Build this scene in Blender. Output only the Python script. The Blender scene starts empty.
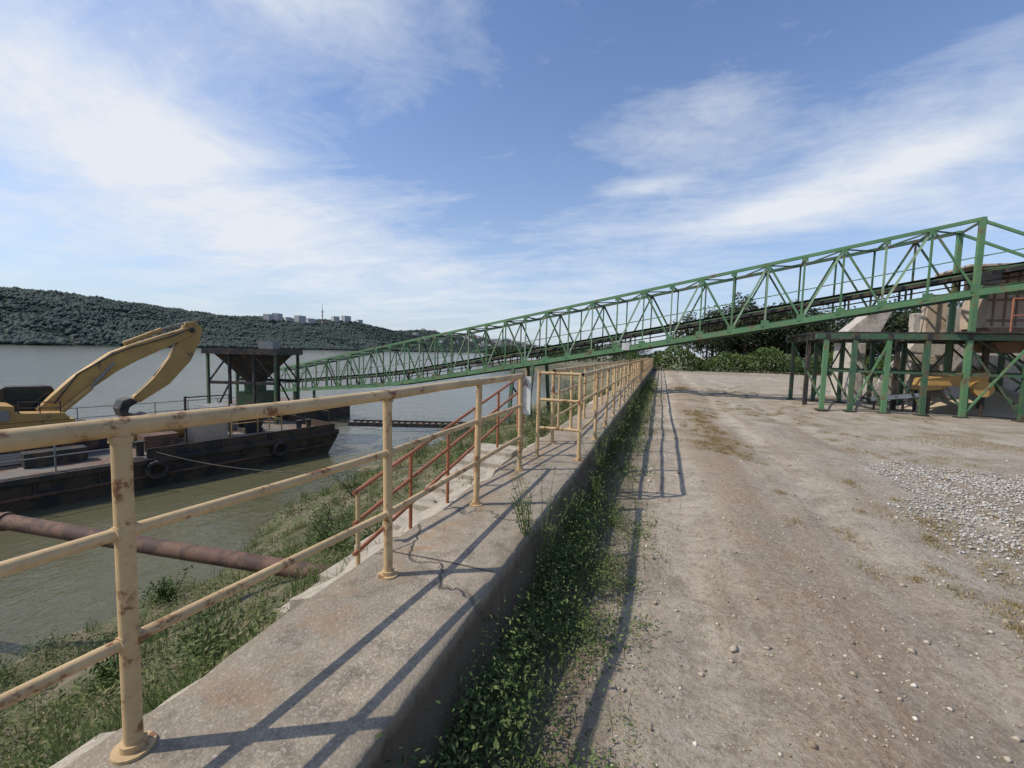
import bpy, math, random
import numpy as np
from mathutils import Vector, Matrix, noise
random.seed(4); rng=np.random.default_rng(7)
SC=bpy.context.scene
# ------------------------------------------------------------------ materials
def new_mat(name):
    m=bpy.data.materials.new(name); m.use_nodes=True
    nt=m.node_tree; nt.nodes.clear()
    out=nt.nodes.new('ShaderNodeOutputMaterial'); b=nt.nodes.new('ShaderNodeBsdfPrincipled')
    nt.links.new(b.outputs[0],out.inputs[0]); return m,nt,b
def N(nt,t,**k):
    n=nt.nodes.new(t)
    for a,v in k.items(): setattr(n,a,v)
    return n
def coord(nt,scale=(1,1,1)):
    tc=N(nt,'ShaderNodeTexCoord'); mp=N(nt,'ShaderNodeMapping'); mp.inputs['Scale'].default_value=scale
    nt.links.new(tc.outputs['Object'],mp.inputs[0]); return mp.outputs[0]
def tex(nt,vec,scale,detail=6,rough=.6,dist=0):
    n=N(nt,'ShaderNodeTexNoise'); n.inputs['Scale'].default_value=scale; n.inputs['Detail'].default_value=detail
    n.inputs['Roughness'].default_value=rough; n.inputs['Distortion'].default_value=dist
    nt.links.new(vec,n.inputs['Vector']); return n.outputs['Fac']
def ramp(nt,fac,stops):
    r=N(nt,'ShaderNodeValToRGB'); e=r.color_ramp.elements
    while len(e)<len(stops): e.new(.5)
    for i,(p,c) in enumerate(stops):
        e[i].position=p; e[i].color=(c,c,c,1) if isinstance(c,(int,float)) else (*c,1)
    nt.links.new(fac,r.inputs[0]); return r.outputs[0]
def mix(nt,f,a,b,mode='MIX'):
    m=N(nt,'ShaderNodeMix',data_type='RGBA',blend_type=mode)
    for i,v in ((0,f),(6,a),(7,b)):
        if isinstance(v,(int,float)): m.inputs[i].default_value=v
        elif isinstance(v,tuple): m.inputs[i].default_value=(*v,1)
        else: nt.links.new(v,m.inputs[i])
    return m.outputs[2]
def bump(nt,b,h,strength=.5,dist=.02):
    n=N(nt,'ShaderNodeBump'); n.inputs['Strength'].default_value=strength; n.inputs['Distance'].default_value=dist
    nt.links.new(h,n.inputs['Height']); nt.links.new(n.outputs[0],b.inputs['Normal']); return n
def mathn(nt,op,a,b=None,c=None):
    m=N(nt,'ShaderNodeMath',operation=op)
    for i,v in enumerate((a,b,c)):
        if v is None: continue
        if isinstance(v,(int,float)): m.inputs[i].default_value=v
        else: nt.links.new(v,m.inputs[i])
    return m.outputs[0]

def paint(name,col,rust=(.16,.07,.035),amount=.5,rough=.5,scale=6,metal=0):
    m,nt,b=new_mat(name); v=coord(nt)
    f=tex(nt,v,scale,8,.7); g=tex(nt,v,scale*.35,3,.5); d=tex(nt,v,scale*5,4,.6)
    c=mix(nt,ramp(nt,g,[(.3,0),(.7,1)]),tuple(x*.72 for x in col),col)
    c=mix(nt,mathn(nt,'MULTIPLY',ramp(nt,d,[(.45,0),(.7,1)]),.4),c,tuple(x*.55 for x in col))
    lo=.72-.34*amount
    halo=ramp(nt,f,[(lo-.07,0),(lo+.02,1)])
    c=mix(nt,mathn(nt,'MULTIPLY',halo,.45),c,tuple(.5*x+.5*y for x,y in zip(col,(.28,.15,.06))))
    c=mix(nt,ramp(nt,f,[(lo,0),(lo+.06,1)]),c,rust)
    nt.links.new(c,b.inputs['Base Color']); b.inputs['Roughness'].default_value=rough; b.inputs['Metallic'].default_value=metal
    bump(nt,b,f,.3,.004); return m
M={}
M['rail']=paint('rail_cream_paint',(.58,.41,.21),(.19,.08,.03),.48,.6,9)
M['railrust']=paint('rail_red_primer',(.38,.13,.06),(.16,.06,.03),.5,.6,8)
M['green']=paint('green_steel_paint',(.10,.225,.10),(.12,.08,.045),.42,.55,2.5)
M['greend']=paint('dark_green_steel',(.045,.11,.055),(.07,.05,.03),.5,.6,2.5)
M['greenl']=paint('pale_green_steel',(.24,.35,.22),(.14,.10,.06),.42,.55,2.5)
M['dark']=paint('dark_steel',(.03,.029,.027),(.08,.05,.03),.45,.65,3)
M['hull']=paint('barge_hull_paint',(.024,.023,.022),(.055,.036,.026),.62,.6,1.2)
M['deck']=paint('barge_deck',(.17,.155,.135),(.15,.09,.06),.6,.8,1.0)
M['yellow']=paint('excavator_yellow',(.50,.30,.09),(.20,.12,.06),.40,.6,2.6)
M['rust']=paint('rusty_pipe_steel',(.15,.080,.055),(.075,.042,.03),.7,.8,2.5)
M['white']=paint('white_paint',(.66,.66,.62),(.3,.2,.12),.3,.5,5)
M['grey']=paint('grey_steel',(.26,.26,.25),(.16,.10,.07),.45,.6,4)
M['brown']=paint('brown_sheet_steel',(.30,.19,.13),(.17,.105,.07),.55,.7,2)
M['beige']=paint('beige_sheet',(.55,.44,.33),(.32,.22,.14),.4,.7,2)
M['sand']=paint('sand',(.48,.40,.29),(.38,.30,.21),.6,.95,3)
M['rubber']=paint('belt_rubber',(.025,.025,.025),(.07,.06,.05),.5,.8,3)
m,nt,b=new_mat('cab_glass'); b.inputs['Base Color'].default_value=(.02,.03,.035,1); b.inputs['Roughness'].default_value=.08; M['glass']=m

def concrete(name,base,warm,joint=False,rough=.9):
    m,nt,b=new_mat(name); v=coord(nt)
    big=tex(nt,v,1.1,5,.6,.3); mid=tex(nt,v,7,8,.75); fine=tex(nt,v,90,3,.7)
    vo=N(nt,'ShaderNodeTexVoronoi'); vo.inputs['Scale'].default_value=70; nt.links.new(v,vo.inputs['Vector'])
    c=mix(nt,ramp(nt,big,[(.32,0),(.66,1)]),base,warm)
    c=mix(nt,ramp(nt,mid,[(.38,.75),(.62,0)]),c,tuple(x*.55 for x in base))
    c=mix(nt,mathn(nt,'MULTIPLY',ramp(nt,fine,[(.5,0),(.68,1)]),.6),c,(.55,.50,.42))
    c=mix(nt,mathn(nt,'MULTIPLY',ramp(nt,vo.outputs['Distance'],[(.0,1),(.30,0)]),.5),c,(.10,.08,.06))
    st=tex(nt,v,2.3,7,.7,.6)
    c=mix(nt,mathn(nt,'MULTIPLY',ramp(nt,st,[(.54,0),(.66,1)]),.6),c,(.13,.10,.065))
    h=mathn(nt,'ADD',mathn(nt,'MULTIPLY',mid,.6),mathn(nt,'MULTIPLY',fine,.35))
    if joint:
        ve=N(nt,'ShaderNodeTexVoronoi',feature='DISTANCE_TO_EDGE'); ve.inputs['Scale'].default_value=.55
        nz=N(nt,'ShaderNodeTexNoise'); nz.inputs['Scale'].default_value=4; nz.inputs['Detail'].default_value=5; nt.links.new(v,nz.inputs['Vector'])
        va=N(nt,'ShaderNodeVectorMath',operation='MULTIPLY_ADD'); nt.links.new(nz.outputs['Color'],va.inputs[0]); va.inputs[1].default_value=(.35,.35,.35); nt.links.new(v,va.inputs[2])
        nt.links.new(va.outputs[0],ve.inputs['Vector'])
        cr=ramp(nt,ve.outputs['Distance'],[(.0,1),(.009,0)])
        c=mix(nt,mathn(nt,'MULTIPLY',cr,.75),c,(.06,.05,.04))
        sp=N(nt,'ShaderNodeSeparateXYZ'); nt.links.new(v,sp.inputs[0])
        ln=ramp(nt,mathn(nt,'ABSOLUTE',mathn(nt,'ADD',sp.outputs[0],1.38)),[(.03,1),(.22,0)])
        rs=ramp(nt,tex(nt,v,3.1,5,.7,.4),[(.48,0),(.62,1)])
        c=mix(nt,mathn(nt,'MULTIPLY',mathn(nt,'MULTIPLY',ln,rs),.75),c,(.30,.17,.08))
        pt=tex(nt,coord(nt,(1,.5,1)),.9,3,.5,.8)
        c=mix(nt,mathn(nt,'MULTIPLY',ramp(nt,pt,[(.49,0),(.52,1)]),.30),c,(.20,.17,.125))
        # small pale spots and dark pits of exposed aggregate
        ag=N(nt,'ShaderNodeTexVoronoi'); ag.inputs['Scale'].default_value=34; nt.links.new(v,ag.inputs['Vector'])
        c=mix(nt,mathn(nt,'MULTIPLY',ramp(nt,ag.outputs['Distance'],[(.10,1),(.22,0)]),.45),c,(.50,.45,.37))
        fr=mathn(nt,'FRACT',mathn(nt,'DIVIDE',mathn(nt,'ADD',sp.outputs[1],.4),2.6))
        j=mathn(nt,'LESS_THAN',fr,.007)
        c=mix(nt,mathn(nt,'MULTIPLY',j,.85),c,(.05,.042,.035))
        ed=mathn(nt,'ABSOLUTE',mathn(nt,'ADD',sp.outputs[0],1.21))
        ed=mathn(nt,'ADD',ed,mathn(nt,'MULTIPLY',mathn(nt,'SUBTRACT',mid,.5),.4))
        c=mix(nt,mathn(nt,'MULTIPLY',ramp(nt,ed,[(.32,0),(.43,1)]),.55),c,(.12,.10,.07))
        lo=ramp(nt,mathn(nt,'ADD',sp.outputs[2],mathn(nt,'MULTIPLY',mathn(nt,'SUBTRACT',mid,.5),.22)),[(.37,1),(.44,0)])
        c=mix(nt,mathn(nt,'MULTIPLY',lo,.8),c,(.075,.058,.04))  # side face: soil stain plus shade darkening put into the colour
        h=mathn(nt,'SUBTRACT',h,mathn(nt,'ADD',cr,j))
    nt.links.new(c,b.inputs['Base Color']); b.inputs['Roughness'].default_value=rough
    bump(nt,b,h,.85,.018); return m
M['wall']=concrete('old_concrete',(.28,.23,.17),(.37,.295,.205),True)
M['slab']=concrete('pale_concrete',(.42,.36,.28),(.48,.41,.31))
M['conc']=concrete('abutment_concrete',(.46,.42,.37),(.54,.48,.40))

# ground
m,nt,b=new_mat('dirt_ground'); v=coord(nt); M['ground']=m
sp=N(nt,'ShaderNodeSeparateXYZ'); nt.links.new(v,sp.inputs[0])
big=tex(nt,v,.22,6,.6,.4); mid=tex(nt,v,1.6,8,.7,.2); fine=tex(nt,v,24,6,.8); grit=tex(nt,v,130,2,.6); md2=tex(nt,v,5,7,.75,.3)
vl=coord(nt,(1,.10,1)); stre=tex(nt,vl,2.2,7,.65,.3); wob=tex(nt,coord(nt,(.3,.15,1)),1.2,4,.6)
c=mix(nt,ramp(nt,big,[(.38,0),(.62,1)]),(.36,.285,.20),(.44,.365,.27))
xw=mathn(nt,'ADD',sp.outputs[0],mathn(nt,'MULTIPLY',mathn(nt,'SUBTRACT',wob,.5),1.6))
mid_d=mathn(nt,'ABSOLUTE',mathn(nt,'SUBTRACT',xw,1.05))
crown=mathn(nt,'MULTIPLY',ramp(nt,mid_d,[(.12,1),(.5,0)]),ramp(nt,mid,[(.36,0),(.52,1)]))
c=mix(nt,mathn(nt,'MULTIPLY',crown,.75),c,(.26,.16,.09))
for c0 in (.28,1.85,3.4):
    dd=mathn(nt,'ABSOLUTE',mathn(nt,'SUBTRACT',xw,c0))
    c=mix(nt,mathn(nt,'MULTIPLY',mathn(nt,'MULTIPLY',ramp(nt,dd,[(.08,1),(.26,0)]),ramp(nt,md2,[(.35,0),(.55,1)])),.55),c,(.51,.435,.33))
gx=ramp(nt,mathn(nt,'MULTIPLY',xw,.1),[(.17,0),(.26,1)])
c=mix(nt,mathn(nt,'MULTIPLY',gx,.5),c,(.33,.29,.235))
c=mix(nt,mathn(nt,'MULTIPLY',ramp(nt,stre,[(.50,0),(.60,1)]),.55),c,(.27,.185,.115))
c=mix(nt,mathn(nt,'MULTIPLY',ramp(nt,stre,[(.36,1),(.44,0)]),.5),c,(.48,.415,.325))
c=mix(nt,mathn(nt,'MULTIPLY',ramp(nt,mid,[(.38,1),(.52,0)]),.6),c,(.21,.16,.11))
c=mix(nt,mathn(nt,'MULTIPLY',ramp(nt,md2,[(.36,1),(.48,0)]),.5),c,(.19,.145,.095))
c=mix(nt,mathn(nt,'MULTIPLY',ramp(nt,fine,[(.5,0),(.66,1)]),.5),c,(.54,.48,.39))
c=mix(nt,mathn(nt,'MULTIPLY',ramp(nt,fine,[(.34,1),(.48,0)]),.6),c,(.14,.105,.07))
c=mix(nt,mathn(nt,'MULTIPLY',ramp(nt,grit,[(.52,0),(.68,1)]),.35),c,(.58,.53,.45))
vg=N(nt,'ShaderNodeTexVoronoi'); vg.inputs['Scale'].default_value=38; nt.links.new(v,vg.inputs['Vector'])
gm=tex(nt,v,.7,5,.7)
c=mix(nt,mathn(nt,'MULTIPLY',ramp(nt,vg.outputs['Distance'],[(.18,.8),(.30,0)]),ramp(nt,gm,[(.48,0),(.62,1)])),c,(.48,.45,.39))
far=ramp(nt,mathn(nt,'DIVIDE',sp.outputs[1],100),[(.42,0),(.6,1)])
gn=tex(nt,v,.12,5,.6)
c=mix(nt,mathn(nt,'MULTIPLY',far,ramp(nt,gn,[(.42,0),(.55,1)])),c,(.12,.13,.06))
nearf=ramp(nt,mathn(nt,'DIVIDE',sp.outputs[1],100),[(.07,0),(.11,1)]); gt=tex(nt,coord(nt,(.6,1.6,1)),.55,6,.65)
c=mix(nt,mathn(nt,'MULTIPLY',mathn(nt,'MULTIPLY',nearf,ramp(nt,gt,[(.53,0),(.62,1)])),.7),c,(.20,.155,.085))
bk=ramp(nt,mathn(nt,'ADD',mathn(nt,'MULTIPLY',sp.outputs[0],-.1),mathn(nt,'MULTIPLY',mathn(nt,'SUBTRACT',mid,.5),.12)),[(.17,0),(.19,1)])
bc=mix(nt,ramp(nt,tex(nt,v,2.2,7,.7),[(.4,0),(.58,1)]),(.21,.165,.11),(.085,.10,.035))
c=mix(nt,bk,c,bc)
sl=mathn(nt,'ADD',mathn(nt,'ABSOLUTE',mathn(nt,'ADD',sp.outputs[0],.62)),mathn(nt,'MULTIPLY',mathn(nt,'SUBTRACT',mid,.5),.5))
c=mix(nt,mathn(nt,'MULTIPLY',ramp(nt,sl,[(.2,1),(.5,0)]),.65),c,(.13,.10,.06))
nt.links.new(c,b.inputs['Base Color']); b.inputs['Roughness'].default_value=.95
h=mathn(nt,'ADD',mathn(nt,'MULTIPLY',fine,.7),mathn(nt,'MULTIPLY',mid,1.8)); h=mathn(nt,'ADD',h,mathn(nt,'MULTIPLY',grit,.25)); h=mathn(nt,'ADD',h,mathn(nt,'MULTIPLY',md2,1.0))
bump(nt,b,h,.9,.04)

# water
m,nt,b=new_mat('river_water'); M['water']=m
v=coord(nt,(1,.6,1))
w1=tex(nt,v,1.3,4,.6,.6); w2=tex(nt,v,6,3,.6,.3); w3=tex(nt,coord(nt,(.02,.05,1)),1,4,.6)
c=mix(nt,ramp(nt,w3,[(.4,0),(.6,1)]),(.088,.084,.045),(.115,.108,.062))
nt.links.new(c,b.inputs['Base Color']); b.inputs['Roughness'].default_value=.13; b.inputs['IOR'].default_value=1.33
bump(nt,b,mathn(nt,'ADD',w1,mathn(nt,'MULTIPLY',w2,.35)),.55,.12)

def leafmat(name,cols,trans=.25):
    m,nt,b=new_mat(name); g=N(nt,'ShaderNodeNewGeometry'); v=coord(nt)
    f=tex(nt,v,1.2,4,.6)
    a=mathn(nt,'ADD',mathn(nt,'MULTIPLY',g.outputs['Random Per Island'],.65),mathn(nt,'MULTIPLY',f,.45))
    k=len(cols); c=ramp(nt,a,[(.12+.8*i/(k-1),cols[i]) for i in range(k)])
    nt.links.new(c,b.inputs['Base Color']); b.inputs['Roughness'].default_value=.7
    b.inputs['Specular IOR Level'].default_value=.2
    if trans:
        t=N(nt,'ShaderNodeBsdfTranslucent'); nt.links.new(c,t.inputs[0]); mx=N(nt,'ShaderNodeMixShader'); mx.inputs[0].default_value=trans
        out=[n for n in nt.nodes if n.type=='OUTPUT_MATERIAL'][0]
        nt.links.new(b.outputs[0],mx.inputs[1]); nt.links.new(t.outputs[0],mx.inputs[2]); nt.links.new(mx.outputs[0],out.inputs[0])
    return m
M['leaf']=leafmat('weed_leaves',[(.05,.085,.025),(.09,.14,.04),(.14,.19,.06),(.22,.21,.09)])
M['bankleaf']=leafmat('bank_leaves',[(.045,.065,.022),(.09,.12,.035),(.15,.17,.06),(.26,.21,.11)])
M['shrub']=leafmat('shrub_leaves',[(.035,.06,.02),(.07,.11,.03),(.12,.17,.05)])
M['dry']=leafmat('dry_grass',[(.17,.12,.05),(.28,.20,.09),(.36,.28,.14),(.15,.18,.07)])
M['tree']=leafmat('tree_foliage',[(.022,.035,.018),(.04,.06,.028),(.075,.09,.04)])
M['bark']=paint('tree_bark',(.08,.06,.045),(.05,.04,.03),.5,.9,3)
def rnd(name,stops):
    m,nt,b=new_mat(name); g=N(nt,'ShaderNodeNewGeometry')
    c=ramp(nt,g.outputs['Random Per Island'],stops); nt.links.new(c,b.inputs['Base Color']); b.inputs['Roughness'].default_value=.9; b.inputs['Specular IOR Level'].default_value=.2; return m
M['stone']=rnd('pebbles',[(0,(.20,.15,.10)),(.4,(.34,.28,.21)),(.8,(.46,.40,.32)),(1,(.62,.58,.50))])
M['gravel']=rnd('crushed_stone',[(0,(.24,.215,.18)),(.4,(.36,.335,.29)),(.8,(.46,.435,.39)),(1,(.62,.60,.55))])
M['forest']=rnd('hill_forest',[(0,(.034,.052,.048)),(.5,(.052,.070,.060)),(1,(.078,.096,.076))])  # crown greens greyed, distance haze painted into the base colour

m,nt,b=new_mat('wooded_hill'); v=coord(nt); M['hill']=m
f1=tex(nt,v,.03,8,.75); f2=tex(nt,v,.006,4,.6)
c=mix(nt,ramp(nt,f1,[(.40,0),(.60,1)]),(.035,.052,.046),(.075,.095,.075))  # blue-grey aerial haze mixed into the hill's base colours
c=mix(nt,mathn(nt,'MULTIPLY',ramp(nt,f2,[(.58,0),(.68,1)]),.4),c,(.12,.13,.10))
nt.links.new(c,b.inputs['Base Color']); b.inputs['Roughness'].default_value=1; b.inputs['Specular IOR Level'].default_value=0
bump(nt,b,f1,1,14)
def flat(name,col,r=.8):
    m,nt,b=new_mat(name); v=coord(nt); f=tex(nt,v,.08,3); c=mix(nt,f,tuple(x*.8 for x in col),col); nt.links.new(c,b.inputs['Base Color']); b.inputs['Roughness'].default_value=r; return m
M['town']=flat('far_plaster',(.44,.43,.42)); M['roof']=flat('far_roof',(.28,.19,.16)); M['mastr']=flat('mast_red',(.40,.13,.10)); M['mastw']=flat('mast_white',(.6,.6,.6))

# ------------------------------------------------------------------ mesh builder
class B:
    def __init__(s): s.v=[];s.f=[];s.m=[];s.mats=[];s.sm=[]
    def mi(s,k):
        if k not in s.mats: s.mats.append(k)
        return s.mats.index(k)
    def add(s,vs,fs,k,smooth=False):
        o=len(s.v); s.v+= [tuple(p) for p in vs]; i=s.mi(k)
        for f in fs: s.f.append(tuple(o+j for j in f)); s.m.append(i); s.sm.append(smooth)
    def beam(s,a,b,w,h,k,up=(0,0,1)):
        a=Vector(a);b=Vector(b);d=(b-a)
        if d.length<1e-6: return
        d.normalize(); u=Vector(up)
        if abs(d.dot(u))>.98: u=Vector((0,1,0))
        x=d.cross(u).normalized(); u=x.cross(d).normalized()
        vs=[p+x*(i*w/2)+u*(j*h/2) for p in (a,b) for i,j in((-1,-1),(1,-1),(1,1),(-1,1))]
        s.add(vs,[(3,2,1,0),(4,5,6,7),(0,1,5,4),(1,2,6,5),(2,3,7,6),(3,0,4,7)],k)
    def angle(s,a,b,w,k,up=(0,0,1),t=.012):
        a=Vector(a);b=Vector(b);d=(b-a).normalized();u=Vector(up)
        if abs(d.dot(u))>.98: u=Vector((0,1,0))
        x=d.cross(u).normalized(); u=x.cross(d).normalized()
        s.beam(a,b,w,t,k,u); s.beam(a-x*(w/2-t/2)+u*(w/2+t/2),b-x*(w/2-t/2)+u*(w/2+t/2),t,w,k,u)
    def cyl(s,a,b,r,k,n=10,r2=None,caps=True):
        a=Vector(a);b=Vector(b);d=(b-a).normalized();u=Vector((0,0,1)) if abs(d.z)<.95 else Vector((1,0,0))
        x=d.cross(u).normalized();u=x.cross(d); r2=r if r2 is None else r2
        vs=[p+ (x*math.cos(t)+u*math.sin(t))*rr for p,rr in((a,r),(b,r2)) for t in [2*math.pi*i/n for i in range(n)]]
        s.add(vs,[(i,(i+1)%n,n+(i+1)%n,n+i) for i in range(n)],k,True)
        if caps: s.add(vs,[tuple(range(n))[::-1],tuple(range(n,2*n))],k)
    def box(s,c,sz,k,ax=None):
        c=Vector(c); X,Y,Z=ax if ax else (Vector((1,0,0)),Vector((0,1,0)),Vector((0,0,1)))
        vs=[c+X*(i*sz[0]/2)+Y*(j*sz[1]/2)+Z*(l*sz[2]/2) for l in(-1,1) for i,j in((-1,-1),(1,-1),(1,1),(-1,1))]
        s.add(vs,[(3,2,1,0),(4,5,6,7),(0,1,5,4),(1,2,6,5),(2,3,7,6),(3,0,4,7)],k)
    def prism(s,pts,off,k):
        n=len(pts); off=Vector(off); vs=[Vector(p) for p in pts]+[Vector(p)+off for p in pts]
        s.add(vs,[tuple(range(n))[::-1],tuple(range(n,2*n))]+[(i,(i+1)%n,n+(i+1)%n,n+i) for i in range(n)],k)
    def path(s,pts,r,k,n=8):
        for i in range(len(pts)-1): s.cyl(pts[i],pts[i+1],r,k,n)
    def make(s,name,parent=None,bevel=0):
        me=bpy.data.meshes.new(name); me.from_pydata(s.v,[],s.f)
        for k in s.mats: me.materials.append(M[k])
        me.polygons.foreach_set('material_index',s.m); me.polygons.foreach_set('use_smooth',s.sm); me.update()
        o=bpy.data.objects.new(name,me); SC.collection.objects.link(o)
        if parent: o.parent=parent
        if bevel:
            md=o.modifiers.new('bevel','BEVEL'); md.width=bevel; md.segments=2; md.limit_method='ANGLE'
        return o
def empty(name,loc=(0,0,0)):
    o=bpy.data.objects.new(name,None); SC.collection.objects.link(o); o.empty_display_size=.2; return o
def np_mesh(name,V,F,mat,parent=None):
    me=bpy.data.meshes.new(name); k=F.shape[1]
    me.vertices.add(len(V)); me.vertices.foreach_set('co',V.astype(np.float32).ravel())
    me.loops.add(F.size); me.loops.foreach_set('vertex_index',F.astype(np.int32).ravel())
    me.polygons.add(len(F)); me.polygons.foreach_set('loop_start',np.arange(0,F.size,k,dtype=np.int32)); me.polygons.foreach_set('loop_total',np.full(len(F),k,dtype=np.int32))
    me.materials.append(M[mat]); me.update(calc_edges=True); me.validate()
    o=bpy.data.objects.new(name,me); SC.collection.objects.link(o)
    if parent: o.parent=parent
    return o
def leaves(P,size,flatness=.5,asp=.6):
    n=len(P); size=np.broadcast_to(size,(n,))[:,None]
    nr=rng.normal(size=(n,3)); nr[:,2]=np.abs(nr[:,2])+flatness; nr/=np.linalg.norm(nr,axis=1)[:,None]
    r=rng.normal(size=(n,3)); a=np.cross(nr,r); a/=np.linalg.norm(a,axis=1)[:,None]; b_=np.cross(nr,a)
    V=np.stack([P-a*size, P-b_*size*asp*.5, P+a*size, P+b_*size*asp*.5+nr*size*.15],1).reshape(-1,3)
    return V,np.arange(4*n).reshape(n,4)
def blades(P,h,w,lean=.35,seg=2):
    n=len(P); h=np.broadcast_to(h,(n,))[:,None]; th=rng.uniform(0,6.283,n); d=np.stack([np.cos(th),np.sin(th),0*th],1)
    ph=rng.uniform(0,6.283,n); q=np.stack([np.cos(ph),np.sin(ph),0*ph],1)*w/2
    l=rng.uniform(.1,1,(n,1))*lean
    up=np.array([[0,0,1.]])
    m_=P+up*h*.55+d*h*l*.35; t=P+up*h*(1-l*.35)+d*h*l
    V=np.stack([P-q,P+q,m_+q*.8,m_-q*.8,t,t+q*.15],1).reshape(-1,3)
    i=np.arange(n)[:,None]*6
    F=np.concatenate([i+np.array([[0,1,2,3]]),i+np.array([[3,2,5,4]])]); return V,F
def stones(P,size,zs=1):
    n=len(P); base=np.array([[1,0,0],[0,1,0],[-1,0,0],[0,-1,0],[0,0,.7*zs],[0,0,-.7]],float)
    th=rng.uniform(0,6.283,n); c,s_=np.cos(th),np.sin(th)
    Vv=base[None]*rng.uniform(.6,1.25,(n,6,1)); Vv=Vv*(size.reshape(-1,1,1)); Vv[:,:,0]*=rng.uniform(.8,1.5,(n,1))
    x=Vv[:,:,0]*c[:,None]-Vv[:,:,1]*s_[:,None]; y=Vv[:,:,0]*s_[:,None]+Vv[:,:,1]*c[:,None]
    Vv=np.stack([x,y,Vv[:,:,2]],2)+P[:,None]
    f=np.array([[0,1,4],[1,2,4],[2,3,4],[3,0,4],[1,0,5],[2,1,5],[3,2,5],[0,3,5]])
    F=(np.arange(n)[:,None,None]*6+f[None]).reshape(-1,3); return Vv.reshape(-1,3),F
def join(parts):
    o=0;Vs=[];Fs=[]
    for V,F in parts: Vs.append(V);Fs.append(F+o);o+=len(V)
    return np.concatenate(Vs),np.concatenate(Fs)

# ------------------------------------------------------------------ terrain
WZ=-3.6; WT=.45
def edge(y):
    e=-9.7-.17*(y-3.7) if y<20 else -12.5
    if y>75: e-=min((y-75)*.55,90)
    return e+ .5*math.sin(y*.35)+.3*math.sin(y*.9+1)
def hgt(x,y):
    if x>-1.75:
        z=0
        if x>-.8:
            z+=noise.noise((x*.5,y*.35,3))*.06+noise.noise((x*1.8,y*1.4,7))*.024
            wx=x+.35*noise.noise((0,y*.18,1))
            for c0 in(.25,1.85,3.4): z-=.045*math.exp(-((wx-c0)/.20)**2)
            z+=.035*math.exp(-((wx-1.05)/.35)**2)
            if x<0: z-=.03
        else: z=-.1
        return z
    e=edge(y); t=(-1.75-x)/(-1.75-e)
    if t<=1: z=.22-3.82*t**.75
    else: z=WZ-min((e-x)*.35,3)
    return z+noise.noise((x*.6,y*.6,1))*.26*min(1,t*4)+noise.noise((x*2,y*2,5))*.07
xs=[-3000,-1500,-700,-300,-150,-110,-80,-60,-40,-30,-24,-19]+list(np.arange(-16,-1.9,.35))+[-1.85,-1.75,-1.7,-1.2,-.82,-.8]+list(np.arange(-.65,9,.12))+list(np.arange(9,30,.8))+[32,36,42,50,62,80,110,160,250,500,1000,3000]
ys=[-300,-100,-40,-20,-10,-5,-2]+list(np.arange(-1,24,.2))+list(np.arange(24,60,1.2))+list(np.arange(60,260,6))+[300,400,600,1000,2000,4000]
V=np.array([(x,y,hgt(x,y)) for y in ys for x in xs]); nx=len(xs)
F=np.array([(j*nx+i,j*nx+i+1,(j+1)*nx+i+1,(j+1)*nx+i) for j in range(len(ys)-1) for i in range(nx-1)])
g=np_mesh('ground',V,F,'ground'); g.data.polygons.foreach_set('use_smooth',[True]*len(F))
w=B(); w.add([(-4000,-600,WZ),(5,-600,WZ),(5,5000,WZ),(-4000,5000,WZ)],[(0,1,2,3)],'water'); w.make('river_water')

def hillh(x,y):
    d=(-560-60*math.sin(y*.0025)-x)
    if d<0: return -8
    r=min(d/330,1); r=r*r*(3-2*r)
    top=72-max(0,(y-900))*.008+9*noise.noise((y*.0023,x*.001,0))
    if y>2500: top-=min((y-2500)*.012,30)
    z=-4+r*top+ noise.noise((x*.006,y*.006,2))*14*r
    z+=noise.noise((x*.035,y*.035,9))*4*min(1,d/30)+noise.noise((x*.09,y*.09,4))*2.5*min(1,d/20)+2*min(1,d/10)
    return z
hx=list(np.arange(-1100,-480,9)); hy=list(np.arange(-500,1500,9))+list(np.arange(1500,4900,22))
V=np.array([(x,y,hillh(x,y)) for y in hy for x in hx]); n2=len(hx)
F=np.array([(j*n2+i,j*n2+i+1,(j+1)*n2+i+1,(j+1)*n2+i) for j in range(len(hy)-1) for i in range(n2-1)])
np_mesh('wooded_hill',V,F,'hill')
Q=[]
while len(Q)<62000:
    y=random.uniform(-50,1000) if random.random()<.62 else random.uniform(900,3600); x=random.uniform(-985,-555)
    f=noise.noise((x*.008,y*.008,5))+.5*noise.noise((x*.03,y*.03,8))
    if f<-.30 and random.random()<.85: continue
    z=hillh(x,y)
    if z>-3: Q.append((x,y,z+.8))
Q=np.array(Q); V,F=stones(Q,rng.uniform(1.8,4.6,len(Q)),1.3); np_mesh('hill_forest',V,F,'forest')
t=B()
def house(x,y,w,d,h,k='town'):
    z=hillh(x,y)-2; a=random.uniform(-.4,.4); X=Vector((math.cos(a),math.sin(a),0));Y=Vector((-math.sin(a),math.cos(a),0))
    t.box((x,y,z+h/2+1),(w,d,h+4),k,(X,Y,Vector((0,0,1))))
    c=Vector((x,y,z+h+3.02))
    if h<12:
        p=[c-X*w/2-Y*d/2,c+X*w/2-Y*d/2,c+X*w/2+Y*d/2,c-X*w/2+Y*d/2,c-Y*d/2+Vector((0,0,3)),c+Y*d/2+Vector((0,0,3))]
        t.add(p,[(0,1,4),(2,3,5),(1,2,5,4),(3,0,4,5)],'roof')
for yy,dd,hh in((770,18,14),(800,24,19),(835,14,13),(868,26,17),(905,20,15),(1010,18,14),(1060,26,16),(1120,16,13)): house(-885+random.uniform(-10,15),yy,14,dd,hh)
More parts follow.
